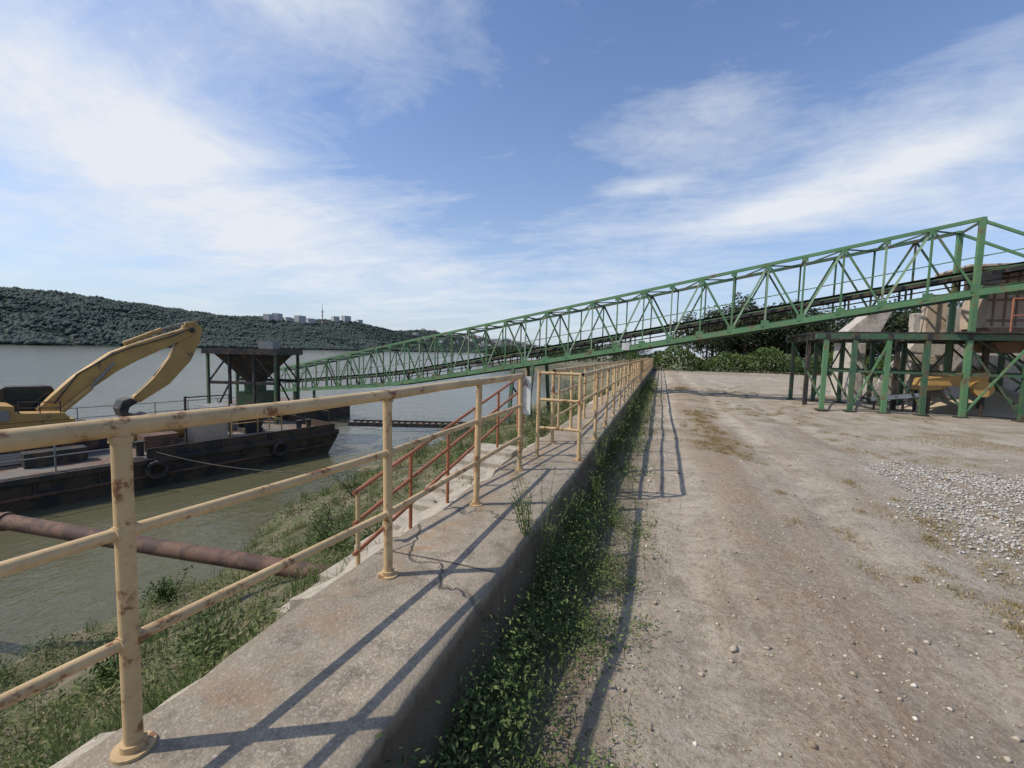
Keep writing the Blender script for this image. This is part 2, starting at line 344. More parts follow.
for i in range(190):
    y=random.choice([random.uniform(1200,3200),random.uniform(1500,3600)]); d=random.uniform(.05,1)**1.2*300
    house(-610-d,y,random.uniform(10,18),random.uniform(10,24),random.choice([6,7,9,14 if y>1700 else 7]))
t.make('distant_town')
t=B(); z0=hillh(-880,950)
for i in range(8):
    a=z0+i*7; t.cyl((-880,950,a-(6 if i==0 else 0)),(-880,950,a+7),2.4-.26*i,'mastr' if i%2 else 'mastw',10,2.4-.26*(i+1))
t.cyl((-880,950,z0+32),(-880,950,z0+35),3.6,'mastw',12); t.make('tv_mast')

# ------------------------------------------------------------------ quay wall
prof=[(-1.62,-.6),(-1.62,.1),(-1.62,.43),(-1.60,.45)]+[(x,.45) for x in np.arange(-1.5,-.86,.09)]+[(-.86,.45),(-.83,.45),(-.812,.449),(-.803,.442),(-.80,.41),(-.80,.35),(-.80,.25),(-.79,.08),(-.78,-.3)]
yw=list(np.arange(-2,9,.025))+list(np.arange(9,14,.08))+list(np.arange(14,62,.5))
V=[]
for y in yw:
    for (x,z) in prof:
        dx=dz=0
        if z>.2 and x>-.87:
            c=max(0,noise.noise((y*3.1,z*3,1))*.35+noise.noise((y*9,z*8,4))*.5+noise.noise((y*23,z*9,4))*.4-.12)
            dx=-.085*c if x>-.84 else -.02*c; dz=-.07*c if (z>.37 and x>-.84) else 0
            dx+=noise.noise((y*30,z*30,3))*.005
        if x<-1.58 and z>.2:
            c=max(0,noise.noise((y*2.5,z,8))-.1); dx=.06*c; dz=-.04*c
        dz+=noise.noise((x*3,y*1.3,0))*.005 if z>.4 else 0
        if x>-.81 and z<.4: dx+=noise.noise((y*3,z*5,2))*.012
        V.append((x+dx,y,z+dz))
n3=len(prof); F=[(j*n3+i,(j+1)*n3+i,(j+1)*n3+i+1,j*n3+i+1) for j in range(len(yw)-1) for i in range(n3-1)]
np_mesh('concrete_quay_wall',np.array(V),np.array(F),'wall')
s=B(); y=-1.5
while y<14:
    L=random.uniform(.7,1.5); x1=-1.64; n=10; wd=random.uniform(.16,.34); tz=.33+random.uniform(-.03,.02); tl=random.uniform(.05,.12)
    pts=[(x1,y),(x1,y+L)]+[(x1-wd+noise.noise((yy*3,1,2))*.12,yy) for yy in np.linspace(y+L-.02,y+.02,n)]
    top=[Vector((px,py,tz-tl*(x1-px)/wd)) for px,py in pts]
    s.prism([p-Vector((0,0,.22)) for p in top],(0,0,.22),'slab'); y+=L+random.uniform(.005,.04)
s.make('broken_concrete_slab',bevel=.008)

# ------------------------------------------------------------------ railings
def rail_run(name,x,ys_,mat,rz=(.353,.69,1.005),r=.0185,pr=.0245,bend=False):
    b_=B(); xx=lambda y:x-((1.956-y)*.095 if bend and y<1.956 else 0)
    for y in ys_:
        lean=random.uniform(-.014,.014)
        b_.cyl((xx(y),y,WT-.02),(xx(y)+lean,y,WT+1.0),pr,mat,16)
        b_.cyl((xx(y),y,WT-.01),(xx(y),y,WT+.010),.055,mat,16); b_.cyl((xx(y),y,WT+.010),(xx(y),y,WT+.03),.034,mat,16)
        for z in rz[:2]: b_.cyl((xx(y),y-.028,WT+z),(xx(y),y+.028,WT+z),r+.005,mat,14)
        b_.cyl((xx(y),y,WT+.96),(xx(y)+lean,y,WT+.98),pr+.004,mat,16)
    pts=list(ys_)
    for i in range(len(pts)-1):
        for k,z in enumerate(rz):
            s0=random.uniform(-.006,.004); p=pts[i];q=pts[i+1]; mid_=(p+q)/2
            rr=.028 if k==2 else r
            b_.cyl((xx(p),p,WT+z),(xx(mid_),mid_,WT+z+s0),rr,mat,14,caps=False); b_.cyl((xx(mid_),mid_,WT+z+s0),(xx(q),q,WT+z),rr,mat,14,caps=False)
    return b_.make(name)
rail_run('pipe_railing',-1.37,[-1.4,-.25,.80,1.956,3.154,4.29],'rail',bend=True)
rail_run('pipe_railing',-1.37,[5.75+1.3*i for i in range(38)],'rail')
rail_run('pipe_railing',-.86,[4.98+1.3*i for i in range(39)],'rail')
b_=B()
for z in (.35,.69,1.01): b_.cyl((-1.37,4.98,WT+z),(-.86,4.98,WT+z),.018,'rail',12)
b_.cyl((-1.37,4.98,WT),(-1.37,4.98,WT+1.03),.0235,'rail',12); b_.cyl((-1.12,4.98,WT+.35),(-1.12,4.98,WT+1.0),.014,'rail',10)
b_.make('railing_gate')
st=empty('quay_stairs'); b_=B()
X=-1.80; topf=lambda y:WT+.33+(y-2.2)*(.60/3.4)
for y in [2.24,2.86,3.48,4.1,4.75,5.5]: b_.cyl((X,y,topf(y)-.72),(X,y,topf(y)),.015,'railrust' if y>2.5 else 'rail',10)
for o in (0,-.2,-.4): b_.cyl((X,2.2,topf(2.2)+o),(X,5.7,topf(5.7)+o),.015,'railrust',10)
b_.cyl((X,5.7,topf(5.7)),(X,5.7,WT-.3),.018,'railrust',10)
b_.make('handrail',st)
b_=B()
for i in range(9):
    y=5.6-i*.4; z=.36-i*.06; b_.box((-2.14,y,z-.16),(.62,.42,.3),'slab')
b_.make('steps',st,.01)
sg=empty('warning_sign'); b_=B()
b_.box((-1.33,4.30,WT+.80),(.12,.006,.40),'white'); b_.cyl((-1.33,4.32,WT+.5),(-1.33,4.32,WT+1.06),.010,'rail',8)
b_.make('plate',sg)
m,nt,bb=new_mat('sign_red'); bb.inputs['Base Color'].default_value=(.22,.10,.08,1); M['red']=m
cu=bpy.data.curves.new('letter','FONT'); cu.body='A'; cu.size=.10; cu.align_x='CENTER'; cu.extrude=.001; cu.materials.append(M['red'])
o=bpy.data.objects.new('letter',cu); o.location=(-1.33,4.293,WT+.89); o.rotation_euler=(math.radians(90),0,0); SC.collection.objects.link(o); o.parent=sg

# ------------------------------------------------------------------ rusty pipe, ropes
b_=B(); P=[Vector((-3.75,4.45,-1.30)),Vector((-6.5,3.95,-1.17)),Vector((-9.0,3.4,-.97)),Vector((-14,2.3,-.52)),Vector((-20.2,.95,.04))]
for i in range(4): b_.cyl(P[i],P[i+1],.11,'rust',18)
for p in (P[0],P[2],P[3]):
    d=(P[1]-P[0]).normalized(); b_.cyl(p-d*.03,p+d*.03,.135,'rust',18)
b_.cyl((-3.9,4.45,-1.3),(-3.9,4.45,-2.0),.05,'rust'); b_.cyl((-20.2,.95,.1),(-20.2,.95,-2.4),.15,'rust'); b_.make('rusty_pipe')
def rope(name,a,b,sag,r=.02,k='grey'):
    a=Vector(a);b=Vector(b); pts=[a.lerp(b,i/14)-Vector((0,0,sag*4*(i/14)*(1-i/14))) for i in range(15)]
    q=B(); q.path(pts,r,k,6); q.make(name)
rope('mooring_rope',(-17.4,10.5,-2.3),(-5.5,10.5,-1.4),.5,.012,'dark')
rope('mooring_rope',(-15.5,17.5,-2.1),(-6,17.5,-1.2),.5,.012,'dark')

# ------------------------------------------------------------------ barge
a=Vector((.262,.965,0)).normalized(); n_=Vector((-a.y,a.x,0)); Z=Vector((0,0,1)); NC=Vector((-15.5,17.7,0)); DZ=-2.5
def L(s_,t_,z): return NC+a*s_+n_*t_+Z*z
bg=empty('barge'); b_=B()
pr=[(-46,WZ-.6),(-46,DZ),(0,DZ),(0,DZ-.35),(-.9,WZ-.6)]
b_.prism([L(s_,0,z) for s_,z in pr],n_*9.4,'hull')
b_.box(L(-23,-.06,DZ-.12),(.12,46,.2),'hull',(n_,a,Z)); b_.box(L(-23,-.04,DZ-.65),(.08,45,.1),'rust',(n_,a,Z))
for i in range(30): b_.box(L(-1.5-i*1.5,-.03,DZ-.45),(.06,.08,.55),'hull',(n_,a,Z))
b_.box(L(.05,4.7,DZ-.1),(9.4,.12,.24),'hull',(n_,a,Z))
b_.make('hull',bg,.02)
b_=B(); b_.box(L(-23,4.7,DZ+.006),(9.2,45.8,.012),'deck',(n_,a,Z))
b_.box(L(-3.9,.08,DZ+.17),(.06,7.6,.34),'hull',(n_,a,Z)); b_.box(L(-.1,4.7,DZ+.17),(9.2,.06,.34),'hull',(n_,a,Z))
for i in range(8): b_.box(L(-.5-i*.95,.03,DZ+.15),(.06,.06,.3),'hull',(n_,a,Z))
b_.make('deck',bg)
b_=B()
for i in range(22):
    s_=-8.5-i*1.5; b_.cyl(L(s_,.15,DZ),L(s_,.15,DZ+1.0),.025,'grey',8)
for z in (.5,1.0): b_.cyl(L(-8.5,.15,DZ+z),L(-40,.15,DZ+z),.022,'grey',8)
for i in range(28):
    s_=-.3-i*1.5; b_.cyl(L(s_,9.2,DZ),L(s_,9.2,DZ+1.0),.025,'grey',8)
for z in (.5,1.0): b_.cyl(L(-.3,9.2,DZ+z),L(-42,9.2,DZ+z),.022,'grey',8)
for i in range(5): b_.cyl(L(-.2,.4+i*2.1,DZ),L(-.2,.4+i*2.1,DZ+.95),.022,'dark',8)
b_.cyl(L(-.2,.4,DZ+.95),L(-.2,8.8,DZ+.95),.02,'dark',8)
b_.make('deck_railing',bg)
b_=B()
for s_,t_ in ((-1.2,1.0),(-1.2,8),(-8,.6),(-14,.6),(-20,.6)):
    for q in(-.25,.25):
        b_.cyl(L(s_+q,t_,DZ),L(s_+q,t_,DZ+.5),.12,'dark',12); b_.cyl(L(s_+q,t_,DZ+.5),L(s_+q,t_,DZ+.56),.17,'dark',12)
for s_,t_,k in ((-12.4,.9,'railrust'),(-3.0,2.6,'dark')):
    b_.cyl(L(s_,t_-.3,DZ+.45),L(s_,t_+.3,DZ+.45),.2,'dark',16)
    for q in(-.33,.33): b_.cyl(L(s_,t_+q-.03,DZ+.45),L(s_,t_+q+.03,DZ+.45),.42,k,20)
    b_.box(L(s_,t_,DZ+.12),(.9,.8,.2),'dark',(n_,a,Z))
b_.box(L(-5.0,2.2,DZ+.5),(1.0,1.3,1.0),'beige',(n_,a,Z)); b_.box(L(-5.0,2.2,DZ+1.03),(1.15,1.45,.05),'grey',(n_,a,Z))
b_.box(L(-6.9,1.6,DZ+.3),(.8,1.1,.6),'rust',(n_,a,Z)); b_.box(L(-3.6,4.6,DZ+.6),(1.6,1.1,1.2),'grey',(n_,a,Z))
b_.cyl(L(-7.4,3,DZ+.5),L(-5.6,3,DZ+.5),.45,'yellow',16)
for q in (0,1.1,2.2): 
    b_.cyl(L(-2.2-q,1.2,DZ),L(-2.2-q,1.2,DZ+1.25),.03,'yellow',8); b_.cyl(L(-2.2-q,2.4,DZ),L(-2.2-q,2.4,DZ+1.25),.03,'yellow',8)
for z in(.7,1.25):
    b_.cyl(L(-2.2,1.2,DZ+z),L(-4.4,1.2,DZ+z),.025,'yellow',8); b_.cyl(L(-2.2,1.2,DZ+z),L(-2.2,2.4,DZ+z),.025,'yellow',8)
for i in range(5): b_.beam(L(-9-i*.3,2+i*.1,DZ+.05+i*.06),L(-13,2.3+i*.12,DZ+.08+i*.06),.25,.05,'beige')
b_.box(L(-17,5.2,DZ+.2),(2.6,3,.4),'hull',(n_,a,Z)); b_.box(L(-9.8,1.4,DZ+.25),(.6,1.5,.5),'dark',(n_,a,Z))
b_.beam(L(-6.2,.9,DZ),L(-6.2,.9,DZ+2.1),.07,.07,'dark'); b_.beam(L(-6.2,.9,DZ+2.05),L(-4.6,.9,DZ+2.05),.05,.05,'dark'); b_.beam(L(-4.6,.9,DZ),L(-4.6,.9,DZ+2.05),.05,.05,'dark')
for s_,t_,c_ in((-8.6,3.2,'rust'),(-8.0,3.5,'grey'),(-2.0,5.6,'white'),(-10.6,3.0,'grey')): b_.cyl(L(s_,t_,DZ),L(s_,t_,DZ+.88),.29,c_,16)
b_.make('deck_equipment',bg,.01)
b_=B()
for s_ in(-3,-7.5,-12,-16.5):
    c=L(s_,-.2,DZ-.45)
    for i in range(14):
        p=c+a*math.cos(i*6.283/14)*.28+Z*math.sin(i*6.283/14)*.28; q=c+a*math.cos((i+1)*6.283/14)*.28+Z*math.sin((i+1)*6.283/14)*.28
        b_.cyl(p,q,.09,'rubber',8)
    b_.cyl(c+Z*.33,L(s_,0,DZ),.012,'grey',6)
b_.make('tyre_fenders',bg)

# ------------------------------------------------------------------ loading hopper on the barge
hp=empty('loading_hopper'); C=Vector((-21.5,18.1,0)); vx=Vector((.9455,.3256,0)); vy=Vector((-.3256,.9455,0))
def H(i,j,z): return C+vx*i*.72+vy*j*.8+Z*z
b_=B(); tz=1.35
b_.box(H(0,0,tz),(3.9,2.75,.12),'greend',(vx,vy,Z))
for j in(-1.72,1.72): b_.box(H(0,j,tz+.02),(3.98,.08,.3),'dark',(vx,vy,Z))
for i in(-2.7,2.7): b_.box(H(i,0,tz+.02),(.08,2.6,.3),'dark',(vx,vy,Z))
for i in(-2.5,-.9,.9,2.5):
    for j in(-1.5,1.5):
        b_.beam(H(i,j,tz-.06),H(i,j,DZ),.12,.12,'greend' if abs(i)>2 else 'dark')
for j in(-1.5,1.5):
    b_.beam(H(-2.5,j,-.3),H(2.5,j,-.3),.12,.16,'dark'); b_.beam(H(-2.5,j,-.3),H(-.9,j,tz-.1),.07,.07,'dark'); b_.beam(H(2.5,j,-.3),H(.9,j,tz-.1),.07,.07,'dark')
    b_.beam(H(-2.5,j,DZ),H(-.9,j,-.3),.07,.07,'dark'); b_.beam(H(2.5,j,DZ),H(.9,j,-.3),.07,.07,'dark')
tp=[H(-2.3,-1.3,tz-.06),H(2.3,-1.3,tz-.06),H(2.3,1.3,tz-.06),H(-2.3,1.3,tz-.06)]; bt=[H(-.45,-.4,-.3),H(.45,-.4,-.3),H(.45,.4,-.3),H(-.45,.4,-.3)]
b_.add(tp+bt,[(0,1,5,4),(1,2,6,5),(2,3,7,6),(3,0,4,7)],'dark'); b_.box(H(0,0,-.6),(.8,.75,.6),'greend',(vx,vy,Z))
for k in range(6): b_.beam(H(-2.2+k*.88,-1.3,tz+.14),H(-2.2+k*.88,1.3,tz+.14),.06,.1,'dark')
b_.box(H(.8,.5,tz+.38),(.8,.7,.45),'grey',(vx,vy,Z)); b_.box(H(-.2,.3,-1.5),(1.4,1.2,1.3),'greend',(vx,vy,Z))
b_.make('frame_and_funnel',hp)
b_=B()
for i in np.linspace(-2.6,2.6,6): b_.cyl(H(i,1.7,tz),H(i,1.7,tz+.5),.02,'dark',6)
b_.cyl(H(-2.6,1.7,tz+.5),H(2.6,1.7,tz+.5),.02,'dark',6)
b_.make('hopper_railing',hp)

# ------------------------------------------------------------------ excavator
ex=empty('excavator'); EC=Vector((-22.1,8.9,DZ+.02)); ES=.93; EZ=.95
def E(s_,t_,z): return EC+a*s_*ES+n_*t_*ES+Z*z*EZ
b_=B()
for t_ in(-1.55,.95):
    pts=[E(2.0*math.copysign(1,math.cos(q)) +.45*math.cos(q),t_,.48+.45*math.sin(q)) for q in np.linspace(.01,6.27,24)]
    b_.prism(pts,n_*.56,'dark')
    for i in range(18):
        for z in(.03,.94): b_.box(E(-2+i*.235,t_+.3,z),(.6,.12,.06),'dark',(n_,a,Z))
    for i in range(6): b_.cyl(E(-1.7+i*.68,t_-.04,.32),E(-1.7+i*.68,t_+.64,.32),.2,'rust',12)
b_.box(E(0,0,.65),(2.0,2.4,.5),'dark',(n_,a,Z)); b_.cyl(E(0,0,.85),E(0,0,1.1),.8,'dark',24)
b_.make('tracks',ex,.02)
b_=B()
b_.box(E(-.7,0,1.22),(2.5,3.7,.28),'yellow',(n_,a,Z))
b_.prism([E(s_,-1.38,z) for s_,z in((-3.0,1.1),(-3.15,1.5),(-3.05,1.95),(-2.7,2.12),(-1.9,2.14),(-1.75,1.98),(-.9,1.95),(-.85,2.06),(-.3,1.98),(-.3,1.38),(-2.6,1.38))],n_*2.5,'yellow')
b_.prism([E(s_,-1.38,z) for s_,z in((-.3,1.38),(-.3,1.72),(1.0,1.62),(1.15,1.38))],n_*.8,'yellow')
b_.box(E(-1.5,-1.40,1.68),(.02,1.2,.38),'dark',(n_,a,Z)); b_.cyl(E(-1.6,-.6,2.0),E(-1.6,-.6,2.55),.07,'dark',12)
b_.box(E(-.6,-1.41,1.66),(.02,.3,.36),'grey',(n_,a,Z)); b_.box(E(-1.3,.2,2.1),(1.2,.9,.14),'dark',(n_,a,Z))
for z in(.28,.5): b_.cyl(E(-.2,-1.3,1.62+z),E(.9,-1.3,1.55+z),.02,'dark',6)
for q in(-.2,.35,.9): b_.cyl(E(q,-1.3,1.6),E(q,-1.3,2.1),.02,'dark',6)
b_.make('house',ex,.05)
b_=B(); pc=[(-.45,1.4),(-.5,2.45),(-.3,2.57),(.95,2.55),(1.25,1.95),(1.2,1.4)]
b_.prism([E(s_,.45,z) for s_,z in pc],n_*.86,'dark')
for t_ in(.43,1.385): b_.prism([E(s_,t_,z) for s_,z in((-.3,1.8),(-.34,2.42),(.86,2.40),(1.08,1.95),(1.05,1.8))],n_*.015,'glass')
b_.add([E(1.263,.52,1.95),E(1.263,1.3,1.95),E(.97,1.3,2.52),E(.97,.52,2.52)],[(0,1,2,3)],'glass')
b_.make('cab',ex)
b_=B()
bm=[(.55,1.35),(.4,1.7),(1.5,2.95),(2.7,3.95),(3.3,4.25),(5.55,5.18),(5.85,5.15),(5.85,4.85),(3.6,3.60),(2.9,3.15),(1.7,2.15),(.85,1.35)]
b_.prism([E(s_,-.28,z) for s_,z in bm],n_*.46,'yellow')
b_.make('boom',ex,.03)
b_=B()
sk=[(5.5,5.42),(5.95,5.50),(6.25,5.2),(6.12,4.6),(5.7,3.6),(4.8,2.5),(3.65,1.70),(3.4,1.80),(3.45,2.0),(4.15,2.75),(4.85,3.75),(5.3,4.75)]
b_.prism([E(s_,-.2,z) for s_,z in sk],n_*.34,'yellow'); b_.make('stick',ex,.025)
b_=B()
for t_ in(-.42,.38):
    b_.cyl(E(1.0,t_,1.5),E(2.0,t_,2.5),.09,'yellow',12); b_.cyl(E(2.0,t_,2.5),E(2.75,t_,3.5),.05,'grey',12)
b_.cyl(E(3.2,-.02,4.34),E(4.6,-.02,5.05),.09,'yellow',12); b_.cyl(E(4.6,-.02,5.05),E(5.75,-.02,5.48),.05,'grey',12)
b_.cyl(E(5.0,-.02,3.8),E(4.25,-.02,2.85),.07,'dark',12); b_.cyl(E(4.25,-.02,2.85),E(3.55,-.02,2.1),.035,'grey',12)
b_.cyl(E(5.75,-.35,5.05),E(5.75,.3,5.05),.11,'dark',12); b_.cyl(E(5.6,-.1,5.3),E(6.15,-.1,5.55),.04,'dark',8)
hs=[E(.9,-.32,1.9),E(1.6,-.33,3.05),E(2.7,-.33,3.85),E(3.3,-.33,4.15),E(4.8,-.33,4.7),E(5.8,-.33,5.2)]; b_.path(hs,.03,'dark',6)
b_.make('hydraulic_cylinders',ex)
b_=B(); bk=[(3.5,1.75),(3.3,1.95),(3.0,1.85),(2.85,1.5),(2.95,1.15),(3.25,1.0),(3.6,1.08),(3.55,1.18),(3.3,1.2),(3.15,1.35),(3.2,1.55)]
b_.prism([E(s_,-.5,z) for s_,z in bk],n_*.95,'dark')
for k in range(5): b_.beam(E(3.5,-.45+k*.22,1.12),E(3.8,-.45+k*.22,1.24),.08,.045,'grey')
b_.make('bucket',ex,.01)

# ------------------------------------------------------------------ conveyor truss
cv=empty('conveyor_bridge'); A0=Vector((-27.1,24.5,0)); B0=Vector((9.45,18.1,0)); D0=(B0-A0); dn=D0.normalized(); wv=Vector((-dn.y,dn.x,0))*1.7
NP=32
def top(t): return -.09+6.33*t
def bot(t):
    h=2.27 if t>.3 else 1.55+(.72)*t/.3
    return top(t)-h-.12*math.sin(min(1,max(0,t))*math.pi)
def T(t,z,w_=0): return A0+D0*t+wv*w_+Z*z
b_=B(); b2=B()
for k in range(NP+1):
    t=k/NP
    for w_ in(0,1):
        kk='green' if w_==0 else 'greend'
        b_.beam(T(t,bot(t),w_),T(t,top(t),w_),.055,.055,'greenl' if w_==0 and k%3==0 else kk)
        if w_==0: b_.box(T(t,bot(t)+.12,-.03),(.28,.012,.24),kk); b_.box(T(t,top(t)-.06,-.03),(.2,.012,.17),kk)
        if k<NP:
            u=(k+1)/NP; 
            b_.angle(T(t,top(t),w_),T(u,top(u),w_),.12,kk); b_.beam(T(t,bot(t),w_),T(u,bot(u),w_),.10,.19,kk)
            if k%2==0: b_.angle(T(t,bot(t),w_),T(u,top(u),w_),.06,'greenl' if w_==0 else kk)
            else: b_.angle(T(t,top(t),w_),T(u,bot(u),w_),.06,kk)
    b_.beam(T(t,top(t)),T(t,top(t),1),.06,.06,'greend'); b_.beam(T(t,bot(t)),T(t,bot(t),1),.08,.12,'greend')
    if k<NP:
        u=(k+1)/NP; p,q=(0,1) if k%2 else (1,0)
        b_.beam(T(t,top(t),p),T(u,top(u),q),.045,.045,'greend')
b_.make('truss',cv)
segs=[i/12 for i in range(13)]+[1.08]
def bz(t): return bot(t) if t<=1 else bot(1)+6.33*(t-1)
for t0,t1 in zip(segs[:-1],segs[1:]):
    z0=bz(t0); z1=bz(t1)
    for w_ in(.32,.78): b2.beam(T(t0,z0+.62,w_),T(t1,z1+.62,w_),.05,.14,'dark')
    for w0,w1 in((.33,.47),(.47,.63),(.63,.77)):
        za=.80 if w0==.33 else .72; zb=.72 if w0!=.63 else .80
        b2.add([T(t0,z0+za,w0),T(t1,z1+za,w0),T(t1,z1+zb,w1),T(t0,z0+zb,w1)],[(0,1,2,3)],'rubber')
    b2.add([T(t0,z0+.38,.36),T(t1,z1+.38,.36),T(t1,z1+.38,.74),T(t0,z0+.38,.74)],[(0,1,2,3)],'rubber')
    b2.beam(T(t0,z0+.12,.14),T(t1,z1+.12,.14),.42,.03,'greend')
    for hz_ in(.55,1.05): b2.beam(T(t0,z0+.1+hz_,.05),T(t1,z1+.1+hz_,.05),.032,.032,'green')
for k in range(48):
    t=k/47; b2.cyl(T(t,bot(t)+.66,.34),T(t,bot(t)+.66,.76),.05,'grey',8)
    if k%2: b2.beam(T(t,bot(t)+.05,.32),T(t,bot(t)+.6,.32),.05,.05,'dark'); b2.beam(T(t,bot(t)+.05,.78),T(t,bot(t)+.6,.78),.05,.05,'dark')
b2.make('belt_and_walkway',cv)
b_=B()
for w_ in(0,1):
    b_.beam(T(1,0,w_),T(1,top(1)+.1,w_),.14,.14,'green')
    b_.beam(T(1,top(1),w_),T(1.075,4.7,w_),.08,.08,'green'); b_.beam(T(1,bot(1),w_),T(1.2,bot(1)+1.0,w_),.12,.2,'green')
    b_.beam(T(1.075,0,w_),T(1.075,4.75,w_),.12,.12,'greend'); b_.beam(T(1,4.7,w_),T(1.2,5.4,w_),.05,.05,'greend')
    b_.beam(T(1,2.6,w_),T(1.075,.3,w_),.06,.06,'greend')
b_.cyl(T(1.1,bot(1)+1.2,.25),T(1.1,bot(1)+1.2,.85),.3,'dark',18)
b_.box(T(.70,bot(.70)+.1,-.05),(.32,.02,.32),'white')
b_.make('end_frame',cv)
b_=B(); b_.box((-27,25.2,WZ+.4),(8,5,1.2),'hull'); b_.box((-27,25.2,WZ+1.02),(7.8,4.8,.05),'deck')
for i,j in((-1,-.2),(1,-.2),(-1,1.6),(1,1.6)): b_.beam((-26.5+i,25+j,-2.6),(-26.5+i,25+j,-1.3),.15,.15,'greend')
b_.make('support_pontoon')
b_=B()
t=.545
for w_ in(-.3,1.3): 
    b_.beam(T(t,bot(t),.5+ (w_-.5)*.6),T(t,-2.5,w_),.16,.16,'greend'); b_.beam(T(t+.03,bot(t+.03),.5+(w_-.5)*.6),T(t+.03,-2.0,w_),.16,.16,'greend')
b_.beam(T(t,.0,-.1),T(t,-1.6,1.2),.07,.07,'greend'); b_.make('conveyor_trestle')

# ------------------------------------------------------------------ steel platform frame
pf=empty('steel_platform'); b_=B(); PX=[5.2,6.0,6.9,7.9,8.9,10.3,11.8,13.4]; 
for Y,k in((17.1,'green'),(20.8,'greend')):
    for i,x in enumerate(PX):
        b_.beam((x,Y,0),(x,Y,2.4),.13,.13,k if i%2==0 else 'greend')
        b_.box((x,Y,.02),(.3,.3,.04),'dark')
    b_.beam((PX[0]-.3,Y,2.5),(PX[-1]+.3,Y,2.5),.16,.18,'greend'); b_.beam((PX[0],Y,1.35),(PX[-1],Y,1.35),.06,.08,'greend')
    for i in (1,4,6): b_.beam((PX[i],Y-.02,.1),(PX[i+1],Y-.02,2.3),.05,.05,k); b_.beam((PX[i+1],Y+.05,.1),(PX[i],Y+.05,2.3),.05,.05,'greend')
for x in PX: b_.beam((x,17.0,2.5),(x,20.9,2.5),.12,.18,'dark'); b_.beam((x,17.1,.3),(x,20.8,2.3),.05,.05,'greend')
for x in (5.2,7.9,10.3): b_.beam((x,18.9,0),(x,18.9,2.4),.13,.13,'dark')
b_.box((11.1,18.95,2.64),(5.2,4.1,.05),'dark'); 
for y in np.arange(17.3,20.8,.45): b_.beam((4.9,y,2.63),(8.5,y,2.63),.12,.05,'dark')
b_.make('frame',pf)
b_=B()
for x in np.arange(9.8,13.6,.75): b_.cyl((x,17.05,2.66),(x,17.05,3.65),.022,'railrust',8)
for z in(3.15,3.65): b_.cyl((9.8,17.05,z),(13.6,17.05,z),.022,'railrust',8)
b_.make('platform_railing',pf)

cb=empty('concrete_bunker'); b_=B()
b_.prism([Vector((8.2,22.0,0)),Vector((9.8,22.0,0)),Vector((12.2,22.0,3.9)),Vector((10.6,22.0,3.9))],(0,.5,0),'conc')
b_.prism([Vector((7.4,23.2,2.6)),Vector((8.9,23.2,4.1)),Vector((9.5,23.2,4.1)),Vector((8.9,23.2,2.6))],(0,1.2,0),'conc')
b_.box((12.9,23.5,1.9),(5.4,.4,3.8),'conc'); b_.box((8.0,23.4,1.25),(.4,2.4,2.5),'conc'); b_.box((9.9,21.6,1.0),(.9,.3,2.0),'slab'); b_.box((11.6,21.5,.8),(1.3,.3,1.6),'slab')
b_.make('walls',cb,.03)
b_=B()
b_.box((11.3,20.2,3.9),(1.5,1.4,1.9),'beige'); b_.prism([Vector((10.6,19.5,2.95)),Vector((12.0,19.5,2.95)),Vector((11.6,19.5,2.1)),Vector((11.0,19.5,2.1))],(0,1.4,0),'brown')
b_.box((10.9,20.1,5.02),(2.3,2.0,.08),'beige'); b_.box((13.5,19.6,3.4),(1.8,2.2,1.5),'conc')
for x in np.arange(10.7,12.0,.3): b_.box((x,19.48,3.9),(.05,.04,1.8),'brown')
for z in (3.2,3.9,4.6): b_.box((11.3,19.47,z),(1.52,.05,.07),'brown')
b_.box((9.7,20.8,3.5),(.6,.4,1.5),'beige'); b_.box((10.2,19.0,4.6),(.5,.4,.5),'grey')
b_.cyl((12.4,19.0,4.4),(12.4,19.0,5.3),.2,'grey',12)
b_.make('transfer_hopper',cb,.01)
b_=B()
b_.prism([Vector((8.3,17.9,.75)),Vector((8.4,17.9,1.15)),Vector((9.9,17.9,1.45)),Vector((9.9,17.9,1.0))],(0,.9,0),'yellow')
b_.cyl((9.0,17.8,.75),(9.0,18.9,.75),.22,'grey',14); b_.cyl((9.7,17.7,.9),(9.7,17.9,.9),.26,'yellow',14)
for x in(8.45,9.8):
    for y in(17.95,18.75): b_.beam((x,y,0),(x,y,.9),.08,.08,'dark')
b_.beam((8.2,18.4,.55),(6.9,18.4,.35),.8,.06,'rubber'); b_.beam((8.2,17.98,.6),(6.9,17.98,.4),.05,.14,'white')
for x in(7.0,7.8): b_.beam((x,18.0,0),(x,18.0,.4),.06,.06,'dark')
b_.make('vibrating_feeder',None,.01)
def pile(name,cx,cy,rx,ry,hh,mat):
    b_=B(); hv=[];n4=40
    for j in range(13):
        for i in range(n4):
            r=j/12; h_=hh*(1-j/12)**1.1+ (noise.noise((i*.4+cx,j*.5,1))*.09 if 0<j<12 else 0); hv.append((cx+r*rx*math.cos(i*6.283/n4),cy+r*ry*math.sin(i*6.283/n4),h_-.02))
    b_.add(hv,[(j*n4+i,j*n4+(i+1)%n4,(j+1)*n4+(i+1)%n4,(j+1)*n4+i)[::-1] for j in range(12) for i in range(n4)],mat,True); b_.make(name)
pile('sand_pile',11.2,20.2,2.7,1.9,1.05,'sand')

b_=B(); g0=Vector((-15.4,18.6,-2.25)); g1=Vector((-9.6,21,-2.3))
d=(g1-g0).normalized(); sd=Vector((-d.y,d.x,0))*.45
for q in(-1,1):
    b_.beam(g0+sd*q,g1+sd*q,.1,.2,'dark')
for k in range(20): p=g0.lerp(g1,k/19); b_.beam(p-sd,p+sd,.2,.04,'deck')
b_.make('gangway')

